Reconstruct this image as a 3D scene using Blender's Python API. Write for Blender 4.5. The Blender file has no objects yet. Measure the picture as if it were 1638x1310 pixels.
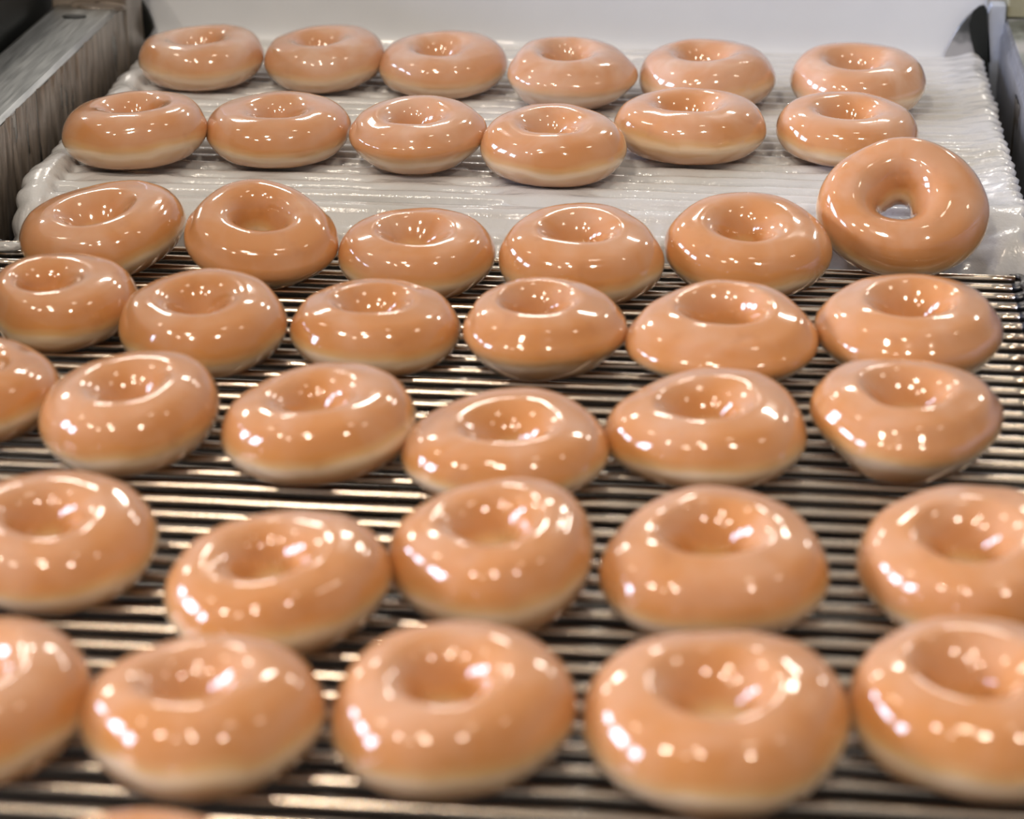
import bpy, math, random
import numpy as np
from mathutils import Vector, Matrix, noise

S = bpy.context.scene
COL = S.collection

# ------------------------------------------------------------------ camera
IMG_W, IMG_H, F_PX, HORIZON = 1638, 1310, 3850.0, -1000.0
PITCH = math.atan((655 - HORIZON) / F_PX)
YAW = math.atan(((F_PX ** 2 + (655 - HORIZON) ** 2) / 41000.0) / math.hypot(F_PX, 655 - HORIZON))
CAM_Z = 0.464
cam_data = bpy.data.cameras.new('camera')
cam = bpy.data.objects.new('camera', cam_data)
COL.objects.link(cam)
cam.location = (0, 0, CAM_Z)
cam.rotation_euler = (math.pi / 2 - PITCH, 0, YAW)
cam_data.sensor_width = 36
cam_data.lens = F_PX / IMG_W * 36
cam_data.clip_start = 0.01
cam_data.dof.use_dof = True
cam_data.dof.focus_distance = 1.42
cam_data.dof.aperture_fstop = 7.0
S.camera = cam

# ------------------------------------------------------------------ world: a shop interior, brighter ahead and above
world = bpy.data.worlds.new('shop_interior')
S.world = world
world.use_nodes = True
nt = world.node_tree
nt.nodes.clear()
def N(tree, kind, **kw):
    n = tree.nodes.new(kind)
    for k, v in kw.items():
        if k in n.inputs: n.inputs[k].default_value = v
        else: setattr(n, k, v)
    return n
tc = N(nt, 'ShaderNodeTexCoord')
sp = N(nt, 'ShaderNodeSeparateXYZ')
nt.links.new(tc.outputs['Generated'], sp.inputs[0])
# elevation ramp
rz = N(nt, 'ShaderNodeValToRGB')
mz = N(nt, 'ShaderNodeMapRange'); mz.inputs[1].default_value = -1; mz.inputs[2].default_value = 1
nt.links.new(sp.outputs['Z'], mz.inputs[0]); nt.links.new(mz.outputs[0], rz.inputs[0])
e = rz.color_ramp.elements
e[0].position = 0.0; e[0].color = (0.07, 0.06, 0.05, 1)
e[1].position = 0.46; e[1].color = (0.34, 0.31, 0.28, 1)
for p, c in ((0.53, (0.45, 0.44, 0.44, 1)), (0.70, (0.57, 0.55, 0.535, 1)), (0.88, (0.48, 0.45, 0.415, 1)), (1.0, (0.42, 0.385, 0.345, 1))):
    x = e.new(p); x.color = c
# ahead of the camera is the brighter part of the shop
my = N(nt, 'ShaderNodeMapRange'); my.inputs[1].default_value = -0.5; my.inputs[2].default_value = 0.75
my.inputs[3].default_value = 0.74; my.inputs[4].default_value = 1.12
nt.links.new(sp.outputs['Y'], my.inputs[0])
bg = N(nt, 'ShaderNodeBackground')
nt.links.new(rz.outputs[0], bg.inputs['Color'])
nt.links.new(my.outputs[0], bg.inputs['Strength'])
wo = N(nt, 'ShaderNodeOutputWorld')
nt.links.new(bg.outputs[0], wo.inputs[0])

# ------------------------------------------------------------------ daylight through the windows on the left, LED panel ahead
def area(name, loc, target, w, h, power, col):
    l = bpy.data.lights.new(name, 'AREA'); l.shape = 'RECTANGLE'; l.size = w; l.size_y = h
    l.energy = power; l.color = col
    o = bpy.data.objects.new(name, l); COL.objects.link(o)
    o.location = loc
    o.rotation_euler = (Vector(target) - Vector(loc)).to_track_quat('-Z', 'Y').to_euler()
    return o
for k, y in enumerate((-0.55, 1.0, 2.55)):
    area('window_light', (-4.6, y, 1.35), (-0.1, y + 0.1, 0.1), 0.92, 1.15, 150, (0.68, 0.75, 1.0))
for k, x in enumerate((-2.6, -1.5, -0.45, 0.55, 1.6)):
    area('ahead_panel_light', (x, 4.0, 2.0 + .25 * (k % 2)), (-0.1, 1.2, 0), .36, .13, 9.0, (1.0, 0.92, 0.82))
# warm spot lamps in the ceiling behind and above the camera
for (x, y, z, p) in ((-2.15, -0.7, 2.6, 90), (-1.75, -1.5, 2.6, 24), (-0.80, -0.35, 2.6, 50), (-0.70, -1.15, 2.6, 90),
                     (1.00, -0.95, 2.6, 90), (1.8, 0.9, 2.6, 14), (-2.2, 1.5, 2.6, 20), (0.45, 0.8, 2.6, 12)):
    l = bpy.data.lights.new('ceiling_spot', 'POINT'); l.energy = p; l.shadow_soft_size = 0.13; l.color = (1.0, 0.85, 0.68)
    o = bpy.data.objects.new('ceiling_spot', l); COL.objects.link(o); o.location = (x, y, z)

S.view_settings.view_transform = 'Standard'
S.view_settings.look = 'None'
S.view_settings.gamma = 1
S.view_settings.use_curve_mapping = False
S.view_settings.exposure = -0.36

# ------------------------------------------------------------------ helpers
def tag(o, label=None, cat=None, group=None, kind=None):
    if label: o['label'] = label
    if cat: o['category'] = cat
    if group: o['group'] = group
    if kind: o['kind'] = kind
    return o
def empty(name, loc, label, cat, group=None):
    o = bpy.data.objects.new(name, None); COL.objects.link(o); o.location = loc
    o.empty_display_size = 0.02
    return tag(o, label, cat, group)
def mesh_obj(name, verts, faces, mat, parent=None, smooth=True):
    me = bpy.data.meshes.new(name)
    me.from_pydata([tuple(v) for v in verts], [], [tuple(f) for f in faces])
    me.polygons.foreach_set('use_smooth', [smooth] * len(me.polygons))
    me.materials.append(mat); me.update()
    o = bpy.data.objects.new(name, me); COL.objects.link(o)
    if parent: o.parent = parent; o.location = -Vector(parent.location)
    return o
def prism(outline, a0, a1, axis):
    """closed outline of 2-D points swept along an axis: 'y' (x,z points) or 'x' (y,z points) or 'z' (x,y points)"""
    n = len(outline); V = []
    for a in (a0, a1):
        for (p, q) in outline:
            V.append({'y': (p, a, q), 'x': (a, p, q), 'z': (p, q, a)}[axis])
    F = [tuple(range(n))[::-1], tuple(range(n, 2 * n))]
    F += [(i, (i + 1) % n, n + (i + 1) % n, n + i) for i in range(n)]
    return V, F
def fix_normals(o):
    import bmesh
    bm = bmesh.new(); bm.from_mesh(o.data); bmesh.ops.recalc_face_normals(bm, faces=bm.faces); bm.to_mesh(o.data); bm.free()
def bevel(o, w, seg=3):
    m = o.modifiers.new('bevel', 'BEVEL'); m.width = w; m.segments = seg; m.limit_method = 'ANGLE'
def grid_faces(n, m, wrap_n=False, wrap_m=False):
    F = []
    for i in range(n if wrap_n else n - 1):
        for j in range(m if wrap_m else m - 1):
            i2 = (i + 1) % n; j2 = (j + 1) % m
            F.append((i * m + j, i2 * m + j, i2 * m + j2, i * m + j2))
    return F
def nz(x, y, z=0.0): return noise.noise(Vector((x, y, z)))

# ------------------------------------------------------------------ materials
def new_mat(name):
    m = bpy.data.materials.new(name); m.use_nodes = True
    t = m.node_tree; b = t.nodes['Principled BSDF']
    return m, t, b
def ramp(t, stops, src=None):
    r = t.nodes.new('ShaderNodeValToRGB'); e = r.color_ramp.elements
    e[0].position, e[0].color = stops[0][0], (*stops[0][1], 1)
    e[1].position, e[1].color = stops[-1][0], (*stops[-1][1], 1)
    for p, c in stops[1:-1]:
        x = e.new(p); x.color = (*c, 1)
    if src: t.links.new(src, r.inputs[0])
    return r
def math_(t, op, a, b=None):
    n = t.nodes.new('ShaderNodeMath'); n.operation = op
    for i, v in enumerate((a, b)):
        if v is None: continue
        if isinstance(v, (int, float)): n.inputs[i].default_value = v
        else: t.links.new(v, n.inputs[i])
    return n.outputs[0]

def make_doughnut_mat():
    m, t, b = new_mat('glazed_dough')
    tc = t.nodes.new('ShaderNodeTexCoord'); oi = t.nodes.new('ShaderNodeObjectInfo')
    sp = t.nodes.new('ShaderNodeSeparateXYZ'); t.links.new(tc.outputs['Generated'], sp.inputs[0])
    def nse(scale, detail=3, dist=0.0, w=None):
        n = t.nodes.new('ShaderNodeTexNoise'); n.noise_dimensions = '4D'
        n.inputs['Scale'].default_value = scale; n.inputs['Detail'].default_value = detail; n.inputs['Distortion'].default_value = dist
        t.links.new(tc.outputs['Object'], n.inputs['Vector'])
        t.links.new(math_(t, 'MULTIPLY', oi.outputs['Random'], 17.0 + scale), n.inputs['W'])
        return n.outputs['Fac']
    n1 = nse(26, 2); n2 = nse(70, 4)
    zz = math_(t, 'ADD', sp.outputs['Z'], math_(t, 'MULTIPLY', math_(t, 'SUBTRACT', n1, 0.5), 0.36))
    zz = math_(t, 'ADD', zz, math_(t, 'MULTIPLY', math_(t, 'SUBTRACT', oi.outputs['Random'], 0.5), 0.10))
    r = ramp(t, [(0.0, (.42, .17, .055)), (0.18, (.55, .29, .13)), (0.29, (.70, .45, .25)), (0.36, (.86, .67, .46)), (0.42, (.85, .64, .41)),
                 (0.49, (.70, .41, .17)), (0.60, (.60, .255, .070)), (0.80, (.57, .23, .064)), (1.0, (.61, .27, .10))], zz)
    # darker fried patches
    mx = t.nodes.new('ShaderNodeMix'); mx.data_type = 'RGBA'; mx.blend_type = 'MULTIPLY'
    pr = ramp(t, [(0.0, (.55, .40, .32)), (0.41, (1, 1, 1)), (1.0, (1, 1, 1))], n2)
    mx.inputs[0].default_value = 0.75
    t.links.new(r.outputs[0], mx.inputs[6]); t.links.new(pr.outputs[0], mx.inputs[7])
    # milky glaze that pooled on parts of the surface
    n3 = nse(34, 3, 0.6)
    mk = ramp(t, [(0.40, (0, 0, 0)), (0.72, (1, 1, 1))], n3)
    zf = ramp(t, [(0.35, (0.12, 0.12, 0.12)), (0.95, (1, 1, 1))], sp.outputs['Z'])
    m2 = t.nodes.new('ShaderNodeMix'); m2.data_type = 'RGBA'
    fac = math_(t, 'MULTIPLY', mk.outputs[0], zf.outputs[0])
    at = t.nodes.new('ShaderNodeAttribute'); at.attribute_type = 'OBJECT'; at.attribute_name = 'wetness'
    fac = math_(t, 'MULTIPLY', fac, math_(t, 'ADD', 0.35, math_(t, 'MULTIPLY', at.outputs['Fac'], 0.45)))
    fac = math_(t, 'ADD', fac, math_(t, 'MULTIPLY', at.outputs['Fac'], 0.30))
    t.links.new(fac, m2.inputs[0]); t.links.new(mx.outputs[2], m2.inputs[6]); m2.inputs[7].default_value = (.73, .49, .37, 1)
    t.links.new(m2.outputs[2], b.inputs['Base Color'])
    b.inputs['Roughness'].default_value = 0.16
    b.inputs['IOR'].default_value = 1.5
    b.inputs['Coat Weight'].default_value = 1.0; b.inputs['Coat Roughness'].default_value = 0.012; b.inputs['Specular IOR Level'].default_value = 0.15; b.inputs['Coat IOR'].default_value = 1.58
    b.inputs['Subsurface Weight'].default_value = 0.12
    b.inputs['Subsurface Radius'].default_value = (1.0, 0.45, 0.2); b.inputs['Subsurface Scale'].default_value = 0.006
    bn = t.nodes.new('ShaderNodeBump'); bn.inputs['Strength'].default_value = 0.02; bn.inputs['Distance'].default_value = 0.002
    n4 = nse(110, 2); t.links.new(n4, bn.inputs['Height']); t.links.new(bn.outputs[0], b.inputs['Coat Normal']); t.links.new(bn.outputs[0], b.inputs['Normal'])
    return m

def make_icing_mat(name, col, tint_col=None, rough=0.22, bump=0.35):
    m, t, b = new_mat(name)
    tc = t.nodes.new('ShaderNodeTexCoord')
    n = t.nodes.new('ShaderNodeTexNoise'); n.inputs['Scale'].default_value = 18; n.inputs['Detail'].default_value = 3
    t.links.new(tc.outputs['Object'], n.inputs['Vector'])
    c2 = tint_col or tuple(c * .93 for c in col)
    r = ramp(t, [(0.35, c2), (0.65, col)], n.outputs['Fac'])
    t.links.new(r.outputs[0], b.inputs['Base Color'])
    b.inputs['Roughness'].default_value = rough
    b.inputs['Coat Weight'].default_value = 0.6; b.inputs['Coat Roughness'].default_value = 0.05
    b.inputs['Subsurface Weight'].default_value = 0.07; b.inputs['Subsurface Scale'].default_value = 0.004
    b.inputs['Subsurface Radius'].default_value = (1, .9, .8)
    n2 = t.nodes.new('ShaderNodeTexNoise'); n2.inputs['Scale'].default_value = 420; n2.inputs['Detail'].default_value = 2
    t.links.new(tc.outputs['Object'], n2.inputs['Vector'])
    bn = t.nodes.new('ShaderNodeBump'); bn.inputs['Strength'].default_value = bump; bn.inputs['Distance'].default_value = 0.0008
    t.links.new(n2.outputs['Fac'], bn.inputs['Height']); t.links.new(bn.outputs[0], b.inputs['Normal']); t.links.new(bn.outputs[0], b.inputs['Coat Normal'])
    return m

def make_metal(name, col, rough, aniso_scale=(1, 40, 1), var=0.35, dirt=None, metallic=1.0):
    m, t, b = new_mat(name)
    tc = t.nodes.new('ShaderNodeTexCoord'); mp = t.nodes.new('ShaderNodeMapping'); mp.inputs['Scale'].default_value = aniso_scale
    t.links.new(tc.outputs['Object'], mp.inputs[0])
    n = t.nodes.new('ShaderNodeTexNoise'); n.inputs['Scale'].default_value = 30; n.inputs['Detail'].default_value = 5
    t.links.new(mp.outputs[0], n.inputs['Vector'])
    r = ramp(t, [(0.25, tuple(c * (1 - var) for c in col)), (0.75, col)], n.outputs['Fac'])
    src = r.outputs[0]
    if dirt:
        n2 = t.nodes.new('ShaderNodeTexNoise'); n2.inputs['Scale'].default_value = 22; n2.inputs['Detail'].default_value = 4
        t.links.new(tc.outputs['Object'], n2.inputs['Vector'])
        dr = ramp(t, [(0.52, (0, 0, 0)), (0.60, (1, 1, 1))], n2.outputs['Fac'])
        mx = t.nodes.new('ShaderNodeMix'); mx.data_type = 'RGBA'
        t.links.new(dr.outputs[0], mx.inputs[0]); t.links.new(src, mx.inputs[6]); mx.inputs[7].default_value = (*dirt, 1)
        src = mx.outputs[2]
        t.links.new(math_(t, 'MULTIPLY', math_(t, 'SUBTRACT', 1.0, dr.outputs[0]), metallic), b.inputs['Metallic'])
    else:
        b.inputs['Metallic'].default_value = metallic
    t.links.new(src, b.inputs['Base Color'])
    rr = t.nodes.new('ShaderNodeMapRange'); rr.inputs[3].default_value = rough * .75; rr.inputs[4].default_value = rough * 1.35
    t.links.new(n.outputs['Fac'], rr.inputs[0]); t.links.new(rr.outputs[0], b.inputs['Roughness'])
    return m

M_DOUGH = make_doughnut_mat()
M_ICING = make_icing_mat('wet_icing', (.69, .70, .715), (.61, .615, .615))
M_CURTAIN = make_icing_mat('curtain_icing', (.75, .78, .825), (.72, .75, .795), rough=0.35, bump=0.02)
M_ROD = make_metal('dark_steel_rod', (.74, .65, .55), 0.18, (1.5, 1, 1), 0.10)
M_CHAIN = make_metal('blackened_steel', (.16, .16, .165), 0.28, (1, 1, 1), 0.4)
M_ALU = make_metal('brushed_aluminium', (.50, .51, .50), 0.34, (14, 1, 3), 0.35)
M_ALU_R = make_metal('stained_aluminium', (.42, .45, .44), 0.42, (4, 2, 3), 0.4, dirt=(.42, .42, .41))
M_FACE = make_metal('dull_steel_face', (.40, .41, .45), 0.5, (1, 6, 1), 0.35)
M_DRY = make_icing_mat('dried_icing', (.30, .25, .205), (.13, .103, .08), rough=0.38, bump=0.3)
_t = M_DRY.node_tree
_n = [n for n in _t.nodes if n.type == 'TEX_NOISE' and n.inputs['Scale'].default_value == 18][0]
_mp = _t.nodes.new('ShaderNodeMapping'); _mp.inputs['Scale'].default_value = (1, 9, 1.6)
_t.links.new([n for n in _t.nodes if n.type == 'TEX_COORD'][0].outputs['Object'], _mp.inputs[0]); _t.links.new(_mp.outputs[0], _n.inputs['Vector'])
M_BLACK, t_, b_ = new_mat('black_plastic'); b_.inputs['Base Color'].default_value = (.008, .010, .009, 1); b_.inputs['Roughness'].default_value = 0.45
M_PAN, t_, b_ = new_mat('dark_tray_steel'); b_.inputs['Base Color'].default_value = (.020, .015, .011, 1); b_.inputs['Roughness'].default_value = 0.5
M_OLIVE, t_, b_ = new_mat('olive_painted_block'); b_.inputs['Base Color'].default_value = (.30, .29, .20, 1); b_.inputs['Roughness'].default_value = 0.4

# ------------------------------------------------------------------ layout
Z1 = 0.021                      # top of the iced belt; the bare belt's rods top out at z = 0
PITCH_ROD = 0.01505
ROD_R = 0.0024
NOSE_Y, NOSE_R = 1.345, 0.030
LEFT_X, RIGHT_X = -0.430, 0.1605

# ------------------------------------------------------------------ doughnuts
# x, y, outer radius, height/diameter, outline harmonics (2 cos, 2 sin, 3 cos, 3 sin), pitch, roll, hole offset x, y, hole size, base height
FIT = {
    '1_1': (-0.37219, 1.57014, 0.04232, 0.36898, 0.01326, -0.00776, -0.01161, 0.0064, 0.03106, -0.0282, -0.03292, -0.03194, 0.186, 0.02207),
    '1_2': (-0.28747, 1.57444, 0.04129, 0.36916, -0.00273, 0.0051, -0.00445, 0.01055, 0.08405, -0.04475, -0.061, -0.07277, 0.172, 0.02349),
    '1_3': (-0.20638, 1.56893, 0.04286, 0.34194, 0.01367, -0.00468, -0.00777, -0.00146, 0.06814, -0.02143, -0.087, -0.04775, 0.164, 0.02285),
    '1_4': (-0.11922, 1.5416, 0.04304, 0.39947, -0.01659, 0.01887, 0.02758, -0.02205, 0.05982, 0.03784, -0.1227, 0.09218, 0.178, 0.02237),
    '1_5': (-0.02893, 1.55329, 0.04485, 0.37922, 0.00954, 0.00503, 0.00583, 0.00028, 0.0207, -0.01259, -0.08379, -0.00197, 0.163, 0.02166),
    '1_6': (0.06986, 1.55086, 0.04471, 0.36344, 0.00411, -0.00239, 0.00689, -0.00088, 0.07318, -0.00901, -0.07128, -0.03878, 0.163, 0.02299),
    '2_1': (-0.37274, 1.38944, 0.04379, 0.38875, 0.01121, 0.00606, -0.01128, -0.00834, -0.00747, -0.06236, 0.02002, -0.00547, 0.17, 0.02261),
    '2_2': (-0.28834, 1.40897, 0.0441, 0.3368, 0.01272, 0.01575, 0.00068, -0.00777, 0.05542, 0.00046, 0.00897, -0.03922, 0.161, 0.02244),
    '2_3': (-0.20027, 1.39907, 0.04176, 0.3806, 0.00188, -0.00248, 0.00347, -0.01432, 0.07084, -0.03073, -0.03148, -0.01495, 0.179, 0.0228),
    '2_4': (-0.11673, 1.38869, 0.04315, 0.3668, 0.00515, -0.00268, -0.00377, -0.01878, 0.0731, 0.00076, -0.03353, -0.01512, 0.172, 0.02283),
    '2_5': (-0.03628, 1.44061, 0.04615, 0.34486, 0.02375, -0.00523, -0.00831, -0.00819, 0.00612, 0.00153, -0.02742, -0.00047, 0.172, 0.02117),
    '2_6': (0.06009, 1.44568, 0.04374, 0.33672, 0.01813, -0.0099, -0.0036, -0.00978, 0.05664, 0.01224, -0.02287, -0.02861, 0.179, 0.0225),
    '3_1': (-0.35859, 1.25906, 0.04583, 0.34927, 0.01764, 0.02764, -0.0331, 0.00537, 0.15658, -0.09187, -0.02579, -0.10909, 0.162, 0.00528),
    '3_2': (-0.26896, 1.2501, 0.0426, 0.41375, 0.01054, -0.03379, 0.0146, -0.01252, 0.27237, 0.08027, -0.02699, 0.09092, 0.179, 0.00592),
    '3_3': (-0.18, 1.2448, 0.04261, 0.36532, 0.028, 0.0042, 0.0011, -0.00303, 0.10174, -0.01567, -0.01643, -0.02914, 0.175, 0.00257),
    '3_4': (-0.08898, 1.24833, 0.04494, 0.37751, 0.01935, -0.00351, 0.00448, -0.02504, 0.11491, -0.00247, -0.03692, 0.02513, 0.16, 0.00279),
    '3_5': (0.00128, 1.26869, 0.04481, 0.36123, 0.02303, -0.00616, 0.00174, -0.01964, 0.20186, 0.02094, -0.07115, -0.03367, 0.174, 0.0055),
    '3_6': (0.08814, 1.31368, 0.04551, 0.40179, 0.03912, -0.00849, -0.01095, -0.01357, 0.68748, -0.02448, -0.08214, -0.03019, 0.184, 0.0204),
    '4_1': (-0.35432, 1.1527, 0.03953, 0.41122, -0.01034, -0.02172, 0.00258, 0.02688, 0.0596, -0.00964, -0.21801, -0.11449, 0.178, 0.00162),
    '4_2': (-0.27342, 1.12728, 0.04272, 0.39308, -0.00823, -0.01103, -0.00904, -0.00834, 0.08272, 0.00688, -0.04763, -0.04986, 0.173, 0.00217),
    '4_3': (-0.18686, 1.13617, 0.0429, 0.3654, 0.01836, -0.00445, 0.00459, -0.02011, 0.01552, 0.00585, -0.032, 0.00384, 0.179, 0.0004),
    '4_4': (-0.09908, 1.13482, 0.04249, 0.40784, -0.01421, 0.02173, 0.01954, -0.01912, 0.02948, 0.00764, -0.14855, 0.04534, 0.186, 0.00064),
    '4_5': (-0.00817, 1.12927, 0.04676, 0.36148, 0.0274, -0.0164, -0.01402, -0.04088, 0.09036, -0.05083, 0.03042, 0.23045, 0.182, 0.00201),
    '4_6': (0.08459, 1.14346, 0.04751, 0.40717, -0.00783, -0.00236, -0.01377, 0.00082, 0.03127, -0.03025, 0.03404, -0.0238, 0.198, 0.00113),
    '5_0': (-0.36878, 1.03035, 0.04414, 0.3813, 0.01726, -0.00609, 0.00995, -0.00113, -0.00017, 0.05928, -0.05853, -0.01793, 0.2, 0.00154),
    '5_1': (-0.28075, 1.00838, 0.04293, 0.40214, -0.03184, 0.02021, -0.01591, 0.00356, 0.07616, -0.07617, 0.03815, -0.055, 0.165, 0.00273),
    '5_2': (-0.19001, 1.0055, 0.0453, 0.36076, 0.0024, 0.02511, -0.01531, -0.01793, 0.04179, -0.09281, -0.01968, -0.06151, 0.153, 0.00286),
    '5_3': (-0.10371, 0.99741, 0.04545, 0.29957, 0.03886, 0.01726, -0.01321, -0.037, 0.0524, -0.02787, 0.05173, -0.09963, 0.163, 0.00165),
    '5_4': (-0.01226, 1.02205, 0.04694, 0.32794, 0.00895, 0.00853, -0.0364, -0.02952, 0.04948, -0.05002, -0.02422, -0.01802, 0.166, 0.002),
    '5_5': (0.07704, 1.03505, 0.0452, 0.40538, -0.0193, -0.0166, 0.01233, 0.03859, 0.0392, 0.00291, -0.01231, -0.06849, 0.189, 0.0011),
    '6_1': (-0.28214, 0.87661, 0.044, 0.36295, 0.00776, -0.01621, -0.00691, -0.00709, 0.08265, 0.00219, -0.07322, -0.05838, 0.164, 0.00219),
    '6_2': (-0.17935, 0.84407, 0.04502, 0.37572, -0.01154, 0.0388, 0.01301, 0.00544, 0.04841, -0.07337, -0.05811, -0.04764, 0.157, 0.00251),
    '6_3': (-0.09467, 0.87628, 0.04441, 0.41376, -0.03302, -0.00347, -0.04801, 0.01712, 0.06579, -0.10112, 0.01154, -0.04531, 0.173, 0.00305),
    '6_4': (-0.007, 0.88097, 0.04672, 0.36015, 0.00646, 0.0221, 0.00971, -0.04824, 0.0899, -0.00825, -0.01304, 0.04118, 0.168, 0.00229),
    '6_5': (0.09845, 0.88964, 0.04726, 0.36452, -0.01329, 0.00547, -0.01464, 0.01582, 0.10746, -0.07703, -0.03876, -0.08998, 0.161, 0.00388),
    '7_0': (-0.27455, 0.74061, 0.0448, 0.40748, -0.00944, 0.01331, -0.00321, 0.00836, 0.01894, -0.02718, -0.03134, -0.01418, 0.2, 0.00092),
    '7_1': (-0.18728, 0.74224, 0.04393, 0.39344, 0.01356, -0.00199, -0.01128, 0.01402, 0.00673, -0.04573, -0.06979, -0.04227, 0.156, 0.00127),
    '7_2': (-0.09891, 0.75469, 0.04491, 0.39149, -0.00982, 0.02198, 0.01739, -0.00117, 0.05603, -0.03016, -0.04298, -0.03285, 0.156, 0.00179),
    '7_3': (-0.00322, 0.7573, 0.04823, 0.36273, 0.00584, 0.01691, -0.01969, 0.0221, 0.05191, -0.01994, 0.00059, -0.07726, 0.157, 0.00165),
    '7_4': (0.09342, 0.77498, 0.04797, 0.38477, 0.01315, -0.0295, -0.01159, -0.01223, 0.01791, -0.01889, -0.15189, -0.02266, 0.159, 0.00079),
    '8_1': (-0.18245, 0.62967, 0.04073, 0.37945, 0.04962, -0.00355, 0.01443, -0.00674, -0.05065, 0.01946, -0.01738, -0.0077, 0.2, 0.00125),
}
PROF = [(1, .47), (.975, .62), (.90, .79), (.78, .92), (.60, .985), (.44, 1.0), (.30, .945), (.18, .82), (.085, .64), (.02, .47),
        (0, .33), (.03, .18), (.12, .06), (.28, 0), (.5, 0), (.68, .03), (.82, .11), (.92, .23), (.98, .36)]
def catmull_closed(P, per):
    P = np.array(P, float); n = len(P); out = []
    for i in range(n):
        p0, p1, p2, p3 = P[i - 1], P[i], P[(i + 1) % n], P[(i + 2) % n]
        for k in range(per):
            u = k / per
            out.append(.5 * (2 * p1 + (p2 - p0) * u + (2 * p0 - 5 * p1 + 4 * p2 - p3) * u * u + (3 * p1 - p0 - 3 * p2 + p3) * u ** 3))
    return np.array(out)
RIM = {'3_3': 1, '4_3': 1, '4_6': 1, '5_5': 1, '4_4': .7, '4_5': .7, '5_4': .6, '6_4': .6, '6_5': .8, '7_4': .8, '5_3': .5, '3_4': .5, '3_1': .4, '7_3': .5}
NPHI = 120
def doughnut_mesh(key, p, seed):
    x, y, R, hr, c2, s2, c3, s3, px, ry, hx, hy, q, dz = p
    rim = RIM.get(key, 0.0)
    prof = [list(a) for a in PROF]
    if key in ('5_5', '4_4', '4_5', '4_6', '3_2', '2_3', '1_4'):      # narrower base
        for k_, v_ in ((0, (1, .54)), (1, (.98, .68)), (14, (.45, 0)), (15, (.58, .04)), (16, (.70, .14)), (17, (.84, .29)), (18, (.94, .42))):
            prof[k_] = list(v_)
    if rim:                                   # a crisper lip round the crater where the glaze ran back
        prof[4][1] -= .005 * rim; prof[5] = [.43, 1.0 + .012 * rim]; prof[6] = [.335, .955 + .012 * rim]; prof[7][0] += .015
    pr = catmull_closed(prof, 4)
    rnd = random.Random(seed)
    phi = np.linspace(0, 2 * np.pi, NPHI, endpoint=False)
    Rp = R * (1 + c2 * np.cos(2 * phi) + s2 * np.sin(2 * phi) + c3 * np.cos(3 * phi) + s3 * np.sin(3 * phi))
    so = seed * 7.31
    k1, k2 = rnd.uniform(0, 6.28), rnd.uniform(0, 6.28)
    V = np.zeros((NPHI, len(pr), 3))
    for i, f in enumerate(phi):
        cf, sf = math.cos(f), math.sin(f)
        hole_w = 1 + .10 * math.sin(2 * f + k1) + .06 * math.sin(3 * f + k2)
        for j, (t, z) in enumerate(pr):
            r = (q * (1 + (hole_w - 1) * (1 - max(t, 0))) + (1 - q) * t) * Rp[i]
            X = r * cf + (1 - t) * hx * R; Y = r * sf + (1 - t) * hy * R; Z = z * hr * 2 * R
            # soft hand-made unevenness, fading at the resting face
            a = .035 * R * nz(X * 22 + so, Y * 22, Z * 30) + .012 * R * nz(X * 60, Y * 60 + so, Z * 60)
            if z < .3: a += (.3 - z) * .10 * R * nz(cf * 3 + so, sf * 3, 5.0)
            w = min(1, max(0, z * 5)) 
            er = (t - .5) * 2; ez = (z - .45) * 1.6
            L = math.hypot(er, ez) + 1e-6
            V[i, j] = (X + a * w * er / L * cf, Y + a * w * er / L * sf, Z + a * w * ez / L)
    me = bpy.data.meshes.new('glazed_doughnut')
    me.from_pydata(V.reshape(-1, 3).tolist(), [], grid_faces(NPHI, len(pr), True, True))
    me.polygons.foreach_set('use_smooth', [True] * len(me.polygons))
    me.materials.append(M_DOUGH); me.update()
    return me
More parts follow.
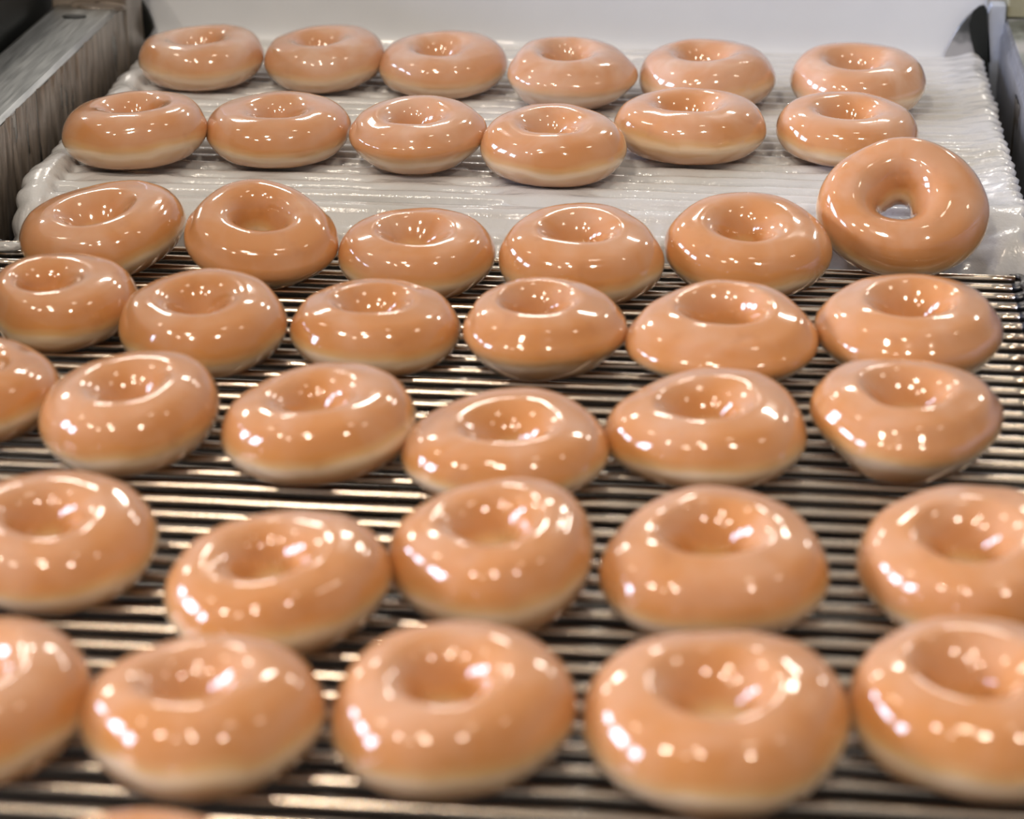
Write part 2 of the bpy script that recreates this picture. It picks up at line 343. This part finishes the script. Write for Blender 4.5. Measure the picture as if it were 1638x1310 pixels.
LAB = {
 '1_1': 'leftmost glazed ring doughnut of the rearmost row, beside the left rail',
 '1_2': 'glazed ring doughnut second from left in the rearmost row by the white icing curtain',
 '1_3': 'pale heavily glazed doughnut third from left in the rearmost row',
 '1_4': 'pale heavily glazed doughnut fourth from left in the rearmost row',
 '1_5': 'glazed doughnut fifth from left in the rearmost row, partly hidden behind another',
 '1_6': 'rightmost glazed doughnut of the rearmost row, nearest the right rail and white icing edge',
 '2_1': 'leftmost glazed doughnut of the second row from the back, beside the thick icing bead',
 '2_2': 'glazed doughnut second from left in the second row from the back on white icing',
 '2_3': 'glazed doughnut third from left in the second row from the back on white icing',
 '2_4': 'glazed doughnut fourth from left and lowest set in the second row from the back',
 '2_5': 'glazed doughnut fifth from left in the second row from the back on white icing',
 '2_6': 'rightmost glazed doughnut of the second row from the back, behind the tipped-up one',
 '3_1': 'leftmost glazed doughnut on the step between iced belt and bare rods, tilted down',
 '3_2': 'second doughnut from left of those leaning on the step between the two belts',
 '3_3': 'third doughnut from left at the step between the belts, shiny ring round its hole',
 '3_4': 'fourth doughnut from left of those at the step between the two belts',
 '3_5': 'glazed doughnut at the step between the belts, immediately left of the tipped-up one',
 '3_6': 'glazed doughnut tipped up on edge so one sees white belt through its hole',
 '4_1': 'leftmost glazed doughnut of the first full row on bare rods, cut by left frame',
 '4_2': 'second doughnut from left in the first full row on the bare wire rods',
 '4_3': 'third doughnut from left in the first full row on bare rods, bright ring round crater',
 '4_4': 'fourth doughnut from left in the first full row on bare rods, drooping glazed lower edge',
 '4_5': 'fifth doughnut from left in the first full row on the bare wire rods',
 '4_6': 'rightmost doughnut of the first full row on bare rods, right below the tipped-up one',
 '5_0': 'doughnut half cut by the left frame edge at mid height, left of a whole one',
 '5_1': 'second doughnut from left in the middle row of the bare belt, tilting to lower left',
 '5_2': 'third doughnut from left in the middle row of the bare belt',
 '5_3': 'flatter doughnut in the middle row, its front hidden by the doughnut before it',
 '5_4': 'second doughnut from right in the middle row of the bare belt',
 '5_5': 'rightmost doughnut of the middle row, bright ring round deep crater and narrow base',
 '6_1': 'leftmost doughnut of the second row from the front, cut by the left frame edge',
 '6_2': 'second doughnut from left in the second row from the front, set lower than its neighbours',
 '6_3': 'centre doughnut of the second row from the front, tight behind a bigger front one',
 '6_4': 'fourth doughnut from left in the second row from the front',
 '6_5': 'rightmost doughnut of the second row from the front, cut by the right frame edge',
 '7_0': 'blurred doughnut cut off at the lower left edge of the front row',
 '7_1': 'first whole blurred doughnut from left in the front row',
 '7_2': 'blurred front-row doughnut left of the biggest one, dark centre to its hole',
 '7_3': 'biggest blurred glazed doughnut in the front row, right of centre',
 '7_4': 'blurred doughnut in the lower right corner of the front row, cut by the frame',
 '8_1': 'doughnut of which only a thin pinkish top shows at the bottom frame edge',
}
for n_, (key, p) in enumerate(FIT.items()):
    me = doughnut_mesh(key, p, n_ + 3)
    o = bpy.data.objects.new('glazed_doughnut', me); COL.objects.link(o)
    row = int(key[0])
    tag(o, LAB[key], 'doughnut', 'glazed doughnuts on the white iced belt' if row < 3 else
        ('glazed doughnuts at the step between the belts' if row == 3 else 'glazed doughnuts on the bare wire belt'))
    o['wetness'] = {1: 1.0, 2: .45, 3: .25}.get(row, .12)
    R3 = (Matrix.Rotation(p[8], 3, 'X') @ Matrix.Rotation(p[9], 3, 'Y'))
    o.matrix_world = Matrix.Translation((p[0], p[1], p[13])) @ R3.to_4x4()

# ------------------------------------------------------------------ bare wire conveyor
wire = empty('wire_conveyor', (-0.14, 0.95, 0.0), 'bare conveyor belt of dark steel cross rods carrying the doughnuts in front', 'conveyor belt')
def rod_mesh(x0, x1, r, seed, seg=16, bend=.0004):
    V = []; n = 40
    for i in range(n):
        x = x0 + (x1 - x0) * i / (n - 1)
        for k in range(seg):
            a = 2 * math.pi * k / seg
            V.append((x, r * math.cos(a) + bend * nz(x * 9, seed), r * math.sin(a) + bend * .7 * nz(x * 7, seed + 9)))
    F = grid_faces(n, seg, False, True)
    F.append(tuple(range(seg))[::-1]); F.append(tuple((n - 1) * seg + k for k in range(seg)))
    me = bpy.data.meshes.new('rod'); me.from_pydata(V, [], F)
    me.polygons.foreach_set('use_smooth', [True] * len(me.polygons)); me.materials.append(M_ROD); me.update()
    return me
rods = [rod_mesh(LEFT_X - .002, 0.1515, ROD_R, k * 3.7) for k in range(5)]
y_first = 1.2765 + PITCH_ROD
n_rods = 47
for k in range(n_rods):
    o = bpy.data.objects.new('rod', rods[k % 5]); COL.objects.link(o); o.parent = wire
    o.location = Vector((0, y_first - PITCH_ROD * k, -ROD_R)) - wire.location
# front roller round which the bare belt turns, and the returning strand underneath
ret = rod_mesh(LEFT_X - .002, 0.1515, ROD_R, 77.0); ret.materials[0] = M_CHAIN
for k in range(n_rods - 1):
    o = bpy.data.objects.new('return_rod', ret); COL.objects.link(o); o.parent = wire
    o.location = Vector((0, y_first - .004 - PITCH_ROD * k, -0.068)) - wire.location
def tube(path, r, seg=10, closed=False):
    P = [Vector(p) for p in path]; n = len(P); V = []
    up = Vector((0, 0, 1))
    for i, p in enumerate(P):
        d = (P[(i + 1) % n] - P[i - 1]) if closed else (P[min(i + 1, n - 1)] - P[max(i - 1, 0)])
        d.normalize(); a = d.cross(up)
        if a.length < 1e-3: a = d.cross(Vector((1, 0, 0)))
        a.normalize(); b = a.cross(d)
        for k in range(seg):
            t = 2 * math.pi * k / seg; V.append(p + a * (r * math.cos(t)) + b * (r * math.sin(t)))
    F = grid_faces(n, seg, closed, True)
    if not closed: F += [tuple(range(seg))[::-1], tuple((n - 1) * seg + k for k in range(seg))]
    return V, F
# hooked links that join each rod to the next at both belt sides
def link_mesh(side):
    pts = []
    for k in range(13):
        a = math.pi * k / 12
        pts.append((side * (.0045 * math.sin(a)), .0075 * math.cos(a) * 1.15 - .0075, .0016 * math.sin(a)))
    pts = [(side * -.003, .0086 - .0075, 0)] + pts + [(side * -.003, -.0086 - .0075, 0)]
    V, F = tube(pts, .0023, 8)
    me = bpy.data.meshes.new('link'); me.from_pydata([tuple(v) for v in V], [], F)
    me.polygons.foreach_set('use_smooth', [True] * len(me.polygons)); me.materials.append(M_CHAIN); me.update()
    return me
for side, x in ((1, .1515), (-1, LEFT_X - .002)):
    lm = link_mesh(side)
    for k in range(n_rods - 1 if side == 1 else 8):
        o = bpy.data.objects.new('link', lm); COL.objects.link(o); o.parent = wire
        o.location = Vector((x, y_first - PITCH_ROD * k, -ROD_R + .0005)) - wire.location

# ------------------------------------------------------------------ iced conveyor: the belt under a coat of icing
iced = empty('iced_conveyor', (-0.14, 1.55, 0.0), 'conveyor belt thickly coated in white icing behind the bare rods', 'conveyor belt')
PADS = [(FIT[k][0], FIT[k][1] - .008, FIT[k][2]) for k in FIT if k[0] in '12']
S_FLAT = 1.80 - NOSE_Y
S_ARC = NOSE_R * math.pi / 2
S_END = S_FLAT + S_ARC + .018
def path_at(s):
    base = Z1 - .0060
    if s < S_FLAT: return 1.80 - s, base, 0.0, 1.0
    if s < S_FLAT + S_ARC:
        a = (s - S_FLAT) / NOSE_R
        r = NOSE_R
        return NOSE_Y - r * math.sin(a), base - r + r * math.cos(a), -math.sin(a), math.cos(a)
    d = s - S_FLAT - S_ARC
    return NOSE_Y - NOSE_R, base - NOSE_R - d, -1.0, 0.0
def icing_height(x, s, y):
    d = ((s + .004) % PITCH_ROD) - PITCH_ROD / 2
    r = .0049 * (1 + .16 * nz(x * 14, s * 60, 1.3) + .06 * nz(x * 60, s * 100, 4.1))
    rib = math.sqrt(r * r - d * d) if abs(d) < r else -.9 * (abs(d) - r) - .006 * min(1, (abs(d) - r) / .0005)
    rib = max(rib + .0006, -.0105)
    # how far the grooves are filled
    fill = -.0065 + .0100 * nz(x * 6 + 3, s * 13, 8.8) + .0050 * nz(x * 26, s * 40, 2.2)
    fill += .0105 * max(0, min(1, (x + .02) / .15))
    fill = min(fill, .0038)
    for (cx, cy, R) in PADS:
        q = math.hypot((x - cx), (y - cy)) / R
        if q < 1.12: fill = max(fill, -.002 + .0055 * max(0, 1 - max(0, q - .70) / .34))
    if s > S_FLAT - .03: 
        u = min(1, (s - S_FLAT + .03) / .03); fill += .0045 * u
    # edge banks
    el = x - LEFT_X; er = RIGHT_X - x
    wob = .003 * nz(s * 45, 3.3) + .0015 * nz(s * 130, 9.3)
    bank = -.02
    wl = .0105
    ql = (el - wl - wob) / wl
    if abs(ql) < 1: bank = (.0105 + .0045 * nz(s * 38, 1.1)) * math.sqrt(1 - ql * ql)
    wr = .022 + .007 * nz(s * 30, 6.6)
    if er < 2 * wr: 
        qr = max(0.0, min(1.0, er / (2 * wr))); fr = math.sin(math.pi * min(1, .5 + .5 * (1 - qr))) if qr > .5 else 1
        top = .0078 + .0022 * nz(s * 120, 7.1) + .0012 * nz(x * 90, s * 90, 3)
        lift = top * (1 - qr * qr * (3 - 2 * qr))
        bank = max(bank, lift + .001)
        if er < .009: bank *= math.sqrt(max(0, 1 - (1 - er / .009) ** 2))
    a = max(rib, fill, bank)
    # smooth maximum
    k = .0008
    h = k * math.log(math.exp((rib - a) / k) + math.exp((fill - a) / k) + math.exp((bank - a) / k)) + a
    if er < .009: h = min(h, .0082 * math.sqrt(max(0, 1 - (1 - er / .009) ** 2)) + .0015)
    if el < .007: h = min(h, .0095 * math.sqrt(max(0, 1 - (1 - el / .007) ** 2)) + .0012)
    if s > S_FLAT + .01:   # lumps and drips where icing hangs over the end
        u = min(1, (s - S_FLAT - .01) / .03)
        lobe = sum(a_ * math.exp(-((x - c_) / w_) ** 2) for (a_, c_, w_) in ((.010, .146, .011), (.007, .108, .014), (.008, .060, .012), (.006, .015, .013), (.008, -.055, .014), (.008, -.14, .012), (.007, -.225, .013), (.009, -.31, .012), (.008, -.415, .010)))
        u2 = min(1, max(0, (s - S_FLAT - .02) / .02))
        h = max(h, .004) + u2 * lobe * .7 + u * (.009 * nz(x * 26, s * 8, 2.7) + .006 * nz(x * 60, s * 40, 1.7) + .002)
    if s > S_FLAT: h = min(h, .0135)
    return h
def build_icing():
    xs = list(np.arange(LEFT_X, RIGHT_X + 1e-6, .0015))
    ss = list(np.arange(0.112, S_END, .0010))
    V = []; HH = []
    for s in ss:
        y, z, ny, nzv = path_at(s)
        sc = .0028 * abs(math.sin(math.pi * (s + .004) / PITCH_ROD)) + .003 * nz(s * 28, 12.0) 
        end_drop = 0
        for i, x in enumerate(xs):
            h = icing_height(x, s, y)
            er = (RIGHT_X - x); el = x - LEFT_X
            # the banks bulge outwards rib by rib
            xx = x + sc * max(0, 1 - er / .03) - (sc * 1.0) * max(0, 1 - el / .02)
            V.append((xx, y + ny * h, z + nzv * h)); HH.append(h)
    n, m = len(ss), len(xs)
    F = [f for f in grid_faces(n, m) if max(HH[a] for a in f) > -.0052]
    # skirts: side walls fall below the belt
    base = len(V)
    for i in range(n):
        a = V[i * m]; b = V[i * m + m - 1]
        V.append((a[0] + .002, a[1] + .0 , a[2] - .012)); V.append((b[0] - .002, b[1], b[2] - .012))
    for i in range(n - 1):
        F.append((i * m, base + 2 * i, base + 2 * (i + 1), (i + 1) * m))
        F.append((i * m + m - 1, (i + 1) * m + m - 1, base + 2 * (i + 1) + 1, base + 2 * i + 1))
    o = mesh_obj('icing_coat', V, F, M_ICING, iced)
    fix_normals(o)
    return o
build_icing()
# carrier core under the icing (the rod belt's bed and nose bar)
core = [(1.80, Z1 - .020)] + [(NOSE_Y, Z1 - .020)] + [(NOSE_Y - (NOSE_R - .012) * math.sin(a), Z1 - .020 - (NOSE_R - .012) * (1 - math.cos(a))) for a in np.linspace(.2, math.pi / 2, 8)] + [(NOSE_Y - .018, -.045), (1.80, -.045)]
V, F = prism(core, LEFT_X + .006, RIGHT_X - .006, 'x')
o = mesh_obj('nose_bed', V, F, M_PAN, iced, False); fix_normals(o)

# ------------------------------------------------------------------ icing curtain at the back
cx0, cx1 = -.452, .164
V = []; nX, nZ = 120, 40
for i in range(nX):
    x = cx0 + (cx1 - cx0) * i / (nX - 1)
    for j in range(nZ):
        v = j / (nZ - 1); z = Z1 - .010 + .20 * v
        foot = .012 * math.exp(-v * 26)
        V.append((x, 1.702 - foot + .0012 * nz(x * 14, z * 3, 2) * (1 - math.exp(-v * 10)), z))
F = grid_faces(nX, nZ); base = len(V)
V2 = [(x, y + .006, z) for (x, y, z) in V]
F2 = [tuple(base + a for a in f[::-1]) for f in F]
rimF = []
for i in range(nX - 1):
    for j in (0, nZ - 1):
        a, b = i * nZ + j, (i + 1) * nZ + j; rimF.append((a, b, base + b, base + a))
for j in range(nZ - 1):
    for i in (0, nX - 1):
        a, b = i * nZ + j, i * nZ + j + 1; rimF.append((a, b, base + b, base + a))
o = mesh_obj('icing_curtain', V + V2, F + F2 + rimF, M_CURTAIN); fix_normals(o)
tag(o, 'smooth pale sheet of falling icing behind the rearmost doughnuts', 'icing curtain')

# ------------------------------------------------------------------ left side rail
lr = empty('side_rail', (-0.475, 1.35, -0.04), 'brushed metal side rail at left, inner face smeared with grey dried icing', 'conveyor rail', 'conveyor side rails')
V, F = prism([(-.497, -.045), (-.497, .050), (-.492, .0535), (-.449, .054), (-.445, .052), (-.445, -.045)], .95, 1.642, 'y')
o = mesh_obj('rail_body', V, F, M_ALU, lr, False); fix_normals(o); bevel(o, .0012)
V, F = prism([(-.497, -.045), (-.497, .066), (-.455, .072), (-.443, .066), (-.443, -.045)], 1.642, 1.688, 'y')
o = mesh_obj('end_bracket', V, F, M_DRY, lr, False); fix_normals(o); bevel(o, .003)
# dark slot in the rail top
sl = [(-.470 + .0085 * math.cos(a), 1.606 + .0045 * math.sin(a)) for a in np.linspace(0, 2 * math.pi, 24, endpoint=False)]
V, F = prism(sl, .0530, .0546, 'z')
o = mesh_obj('slot', V, F, M_BLACK, lr, False); fix_normals(o); tag(o, 'black slot in the rail top')
# dried icing on the inner face: a thick uneven layer with run-down edges
def dried(y0, y1, x, z0, z1, side, seed, parent, cover, mat, name='dried_icing'):
    ny, nzz = int((y1 - y0) / .0022), int((z1 - z0) / .0016)
    V = []; T = []
    for i in range(ny):
        y = y0 + (y1 - y0) * i / (ny - 1)
        drip = nz(y * 90, seed) * .5 + nz(y * 30, seed + 4) * .6
        for j in range(nzz):
            v = j / (nzz - 1); z = z0 + (z1 - z0) * v
            t = cover + .9 * nz(y * 60, z * 14, seed) + .5 * nz(y * 150, z * 25, seed + 2) + drip * .5 * (1 - v)
            t *= 1.0
            T.append(t)
            V.append((x + side * max(0.00005, .0022 * min(1, max(0, t)) ** .6), y, z))
    F = []
    for i in range(ny - 1):
        for j in range(nzz - 1):
            q = (i * nzz + j, (i + 1) * nzz + j, (i + 1) * nzz + j + 1, i * nzz + j + 1)
            if max(T[a] for a in q) > 0: F.append(q)
    par = {}                                   # keep one connected run of residue
    def find(a):
        while par.setdefault(a, a) != a: par[a] = par[par[a]]; a = par[a]
        return a
    for f in F:
        for a in f[1:]: par[find(a)] = find(f[0])
    cnt = {}
    for f in F: cnt[find(f[0])] = cnt.get(find(f[0]), 0) + 1
    best = max(cnt, key=cnt.get); F = [f for f in F if find(f[0]) == best]
    used = sorted({a for f in F for a in f}); mp = {a: k for k, a in enumerate(used)}
    o = mesh_obj(name, [V[a] for a in used], [tuple(mp[a] for a in f) for f in F], mat, parent); fix_normals(o)
    return o
o = dried(1.05, 1.69, -.4449, -.02, .0535, 1, 5.0, lr, .42, M_DRY)
tag(o, 'grey-brown dried icing runs on the rail inner face')
# icing caked along the top near the far end
def blob(cx, cy, cz, rx, ry, rz, seed, amp=.25, n=28, m=18):
    V = []
    for i in range(n):
        a = 2 * math.pi * i / n
        for j in range(m):
            b = math.pi * (j + .5) / m
            d = Vector((math.cos(a) * math.sin(b), math.sin(a) * math.sin(b), math.cos(b)))
            k = 1 + amp * noise.noise(d * 1.6 + Vector((seed, 0, 0)))
            V.append((cx + d.x * rx * k, cy + d.y * ry * k, cz + d.z * rz * k))
    F = grid_faces(n, m, True, False)
    F.append(tuple(i * m for i in range(n))); F.append(tuple(i * m + m - 1 for i in range(n))[::-1])
    return V, F
V, F = blob(-.462, 1.637, .0535, .022, .009, .0035, 3.0)
o = mesh_obj('caked_icing', V, F, M_DRY, lr)

# ------------------------------------------------------------------ right side rail
rr = empty('side_rail', (0.215, 1.35, -0.04), 'stained metal side rail at right with dark inner face and speckled top', 'conveyor rail', 'conveyor side rails')
V, F = prism([(.1735, -.045), (.1735, .036), (.1752, .0385), (.1752, .0452), (.1775, .0468), (.262, .0468), (.262, -.045)], .95, 1.700, 'y')
o = mesh_obj('rail_body', V, F, M_FACE, rr, False); fix_normals(o); bevel(o, .0010)
V, F = prism([(.1772, .0470), (.1772, .0480), (.262, .0480), (.262, .0470)], .95, 1.700, 'y')
o = mesh_obj('top_plate', V, F, M_ALU_R, rr, False); fix_normals(o); tag(o, 'greenish grey stained top plate with white specks')
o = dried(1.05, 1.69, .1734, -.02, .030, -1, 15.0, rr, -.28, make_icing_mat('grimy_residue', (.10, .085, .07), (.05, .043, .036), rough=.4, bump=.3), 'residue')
V, F = prism([(.1640, -.02), (.1640, .050), (.1655, .058), (.176, .058), (.176, -.02)], 1.688, 1.702, 'y')
o = mesh_obj('end_bracket', V, F, make_metal('gleam_tinted_steel', (.62, .68, .80), .45, (1, 1, 1), .35, metallic=.5), rr, False); fix_normals(o); bevel(o, .001)  # the metal's bluish reflection is put into this base colour
V, F = prism([(.1765, .0485), (.1765, .085), (.262, .085), (.262, .0485)], 1.690, 1.74, 'y')
o = mesh_obj('corner_block', V, F, M_OLIVE, rr, False); fix_normals(o); bevel(o, .002); tag(o, 'olive grey painted corner block')
# ------------------------------------------------------------------ curved guard plates at both ends of the curtain
def ray_plane(px, py, yplane):
    """where the photograph's pixel meets the plate's own plane, worked out once for its outline"""
    ct, st, cy, sy = math.cos(PITCH), math.sin(PITCH), math.cos(YAW), math.sin(YAW)
    f = Vector((-sy * ct, cy * ct, -st)); r = Vector((cy, sy, 0)); u = r.cross(f)
    d = f * F_PX + r * (px - 819) - u * (py - 655); t = yplane / d.y
    return d.x * t, CAM_Z + d.z * t
# left plate outline (x, z): rounded shoulder towards the curtain
lp = [ray_plane(px, py, 1.690) for (px, py) in ((188, 85), (226, 70), (238, 59), (246, 46), (243, 34), (236, 17), (227, 2), (214, -14), (196, -26), (186, -26))]
V, F = prism(lp, 1.690, 1.6945, 'y')
gl = mesh_obj('guard_plate', V, F, M_BLACK, None, False); fix_normals(gl); bevel(gl, .0008)
tag(gl, 'black curved guard plate between left rail and the icing curtain', 'guard plate', 'curved guard plates')
rp = [ray_plane(px, py, 1.692) for (px, py) in ((1509, 89), (1511, 80), (1517, 68), (1525, 53), (1535, 38), (1545, 26), (1556, 16), (1566, 8), (1574, 6), (1579, 14), (1583, 40), (1586, 100), (1540, 100), (1512, 92))]
V, F = prism(rp, 1.688, 1.692, 'y')
gr = mesh_obj('guard_plate', V, F, make_metal('smeared_guard_steel', (.20, .21, .215), .35, (1, 1, 1), .6, dirt=(.35, .35, .36)), None, False); fix_normals(gr); bevel(gr, .0008)
tag(gr, 'grey metal curved guard plate with icing smears between curtain and right rail', 'guard plate', 'curved guard plates')

sp_ = [ray_plane(px, py, 1.687) for (px, py) in ((1556, 18), (1566, 10), (1574, 8), (1578, 16), (1580, 60), (1582, 128), (1567, 128), (1560, 90), (1553, 62), (1550, 40))]  # black strip added as painted shade for the gap between plate and bracket
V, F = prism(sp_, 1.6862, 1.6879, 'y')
o = mesh_obj('gap_shade_strip', V, F, M_BLACK, gr, False); fix_normals(o); tag(o, 'black strip standing in for the shaded gap right of the plate')
# ------------------------------------------------------------------ what lies under and beside the belts
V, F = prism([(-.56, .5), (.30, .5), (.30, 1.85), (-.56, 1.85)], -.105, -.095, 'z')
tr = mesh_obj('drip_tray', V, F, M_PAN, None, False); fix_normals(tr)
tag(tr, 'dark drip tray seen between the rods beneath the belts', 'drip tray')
for (x, y) in ((-.53, .55), (.27, .55), (-.53, 1.80), (.27, 1.80)):
    V, F = prism([(x - .02, y - .02), (x + .02, y - .02), (x + .02, y + .02), (x - .02, y + .02)], -.90, -.105, 'z')
    o = mesh_obj('leg', V, F, M_PAN, tr, False); fix_normals(o)
V, F = prism([(-5.5, -3), (3, -3), (3, 5), (-5.5, 5)], -.92, -.90, 'z')
fl = mesh_obj('floor', V, F, M_PAN, None, False); fix_normals(fl); fl['kind'] = 'structure'
V, F = prism([(-5.6, -3), (-5.5, -3), (-5.5, 5), (-5.6, 5)], -.90, 2.9, 'z')
M_PAINT, t_, b_ = new_mat('wall_paint'); b_.inputs['Base Color'].default_value = (.62, .60, .57, 1); b_.inputs['Roughness'].default_value = 0.7
wl_ = mesh_obj('wall_left', V, F, M_PAINT, None, False); fix_normals(wl_); wl_['kind'] = 'structure'
V, F = prism([(-.80, -.088), (-.80, .16), (-.53, .16), (-.505, .12), (-.505, -.088)], 1.0, 1.95, 'y')
hb = mesh_obj('machine_housing', V, F, M_BLACK, None, False); fix_normals(hb); bevel(hb, .004)
tag(hb, 'black machine housing in the dark upper left corner behind the rail', 'machine housing')

# loose lump of icing fallen on the bare belt by the left edge
V, F = blob(0, 0, 0, .0085, .0032, .0030, 8.0, .3)
o = mesh_obj('icing_lump', V, F, M_ICING); o.location = (-.4215, 1.2735, .0028); o.rotation_euler = (0, 0, .15)
tag(o, 'small white lump of icing lying on the rods at the left end of the step', 'icing lump')
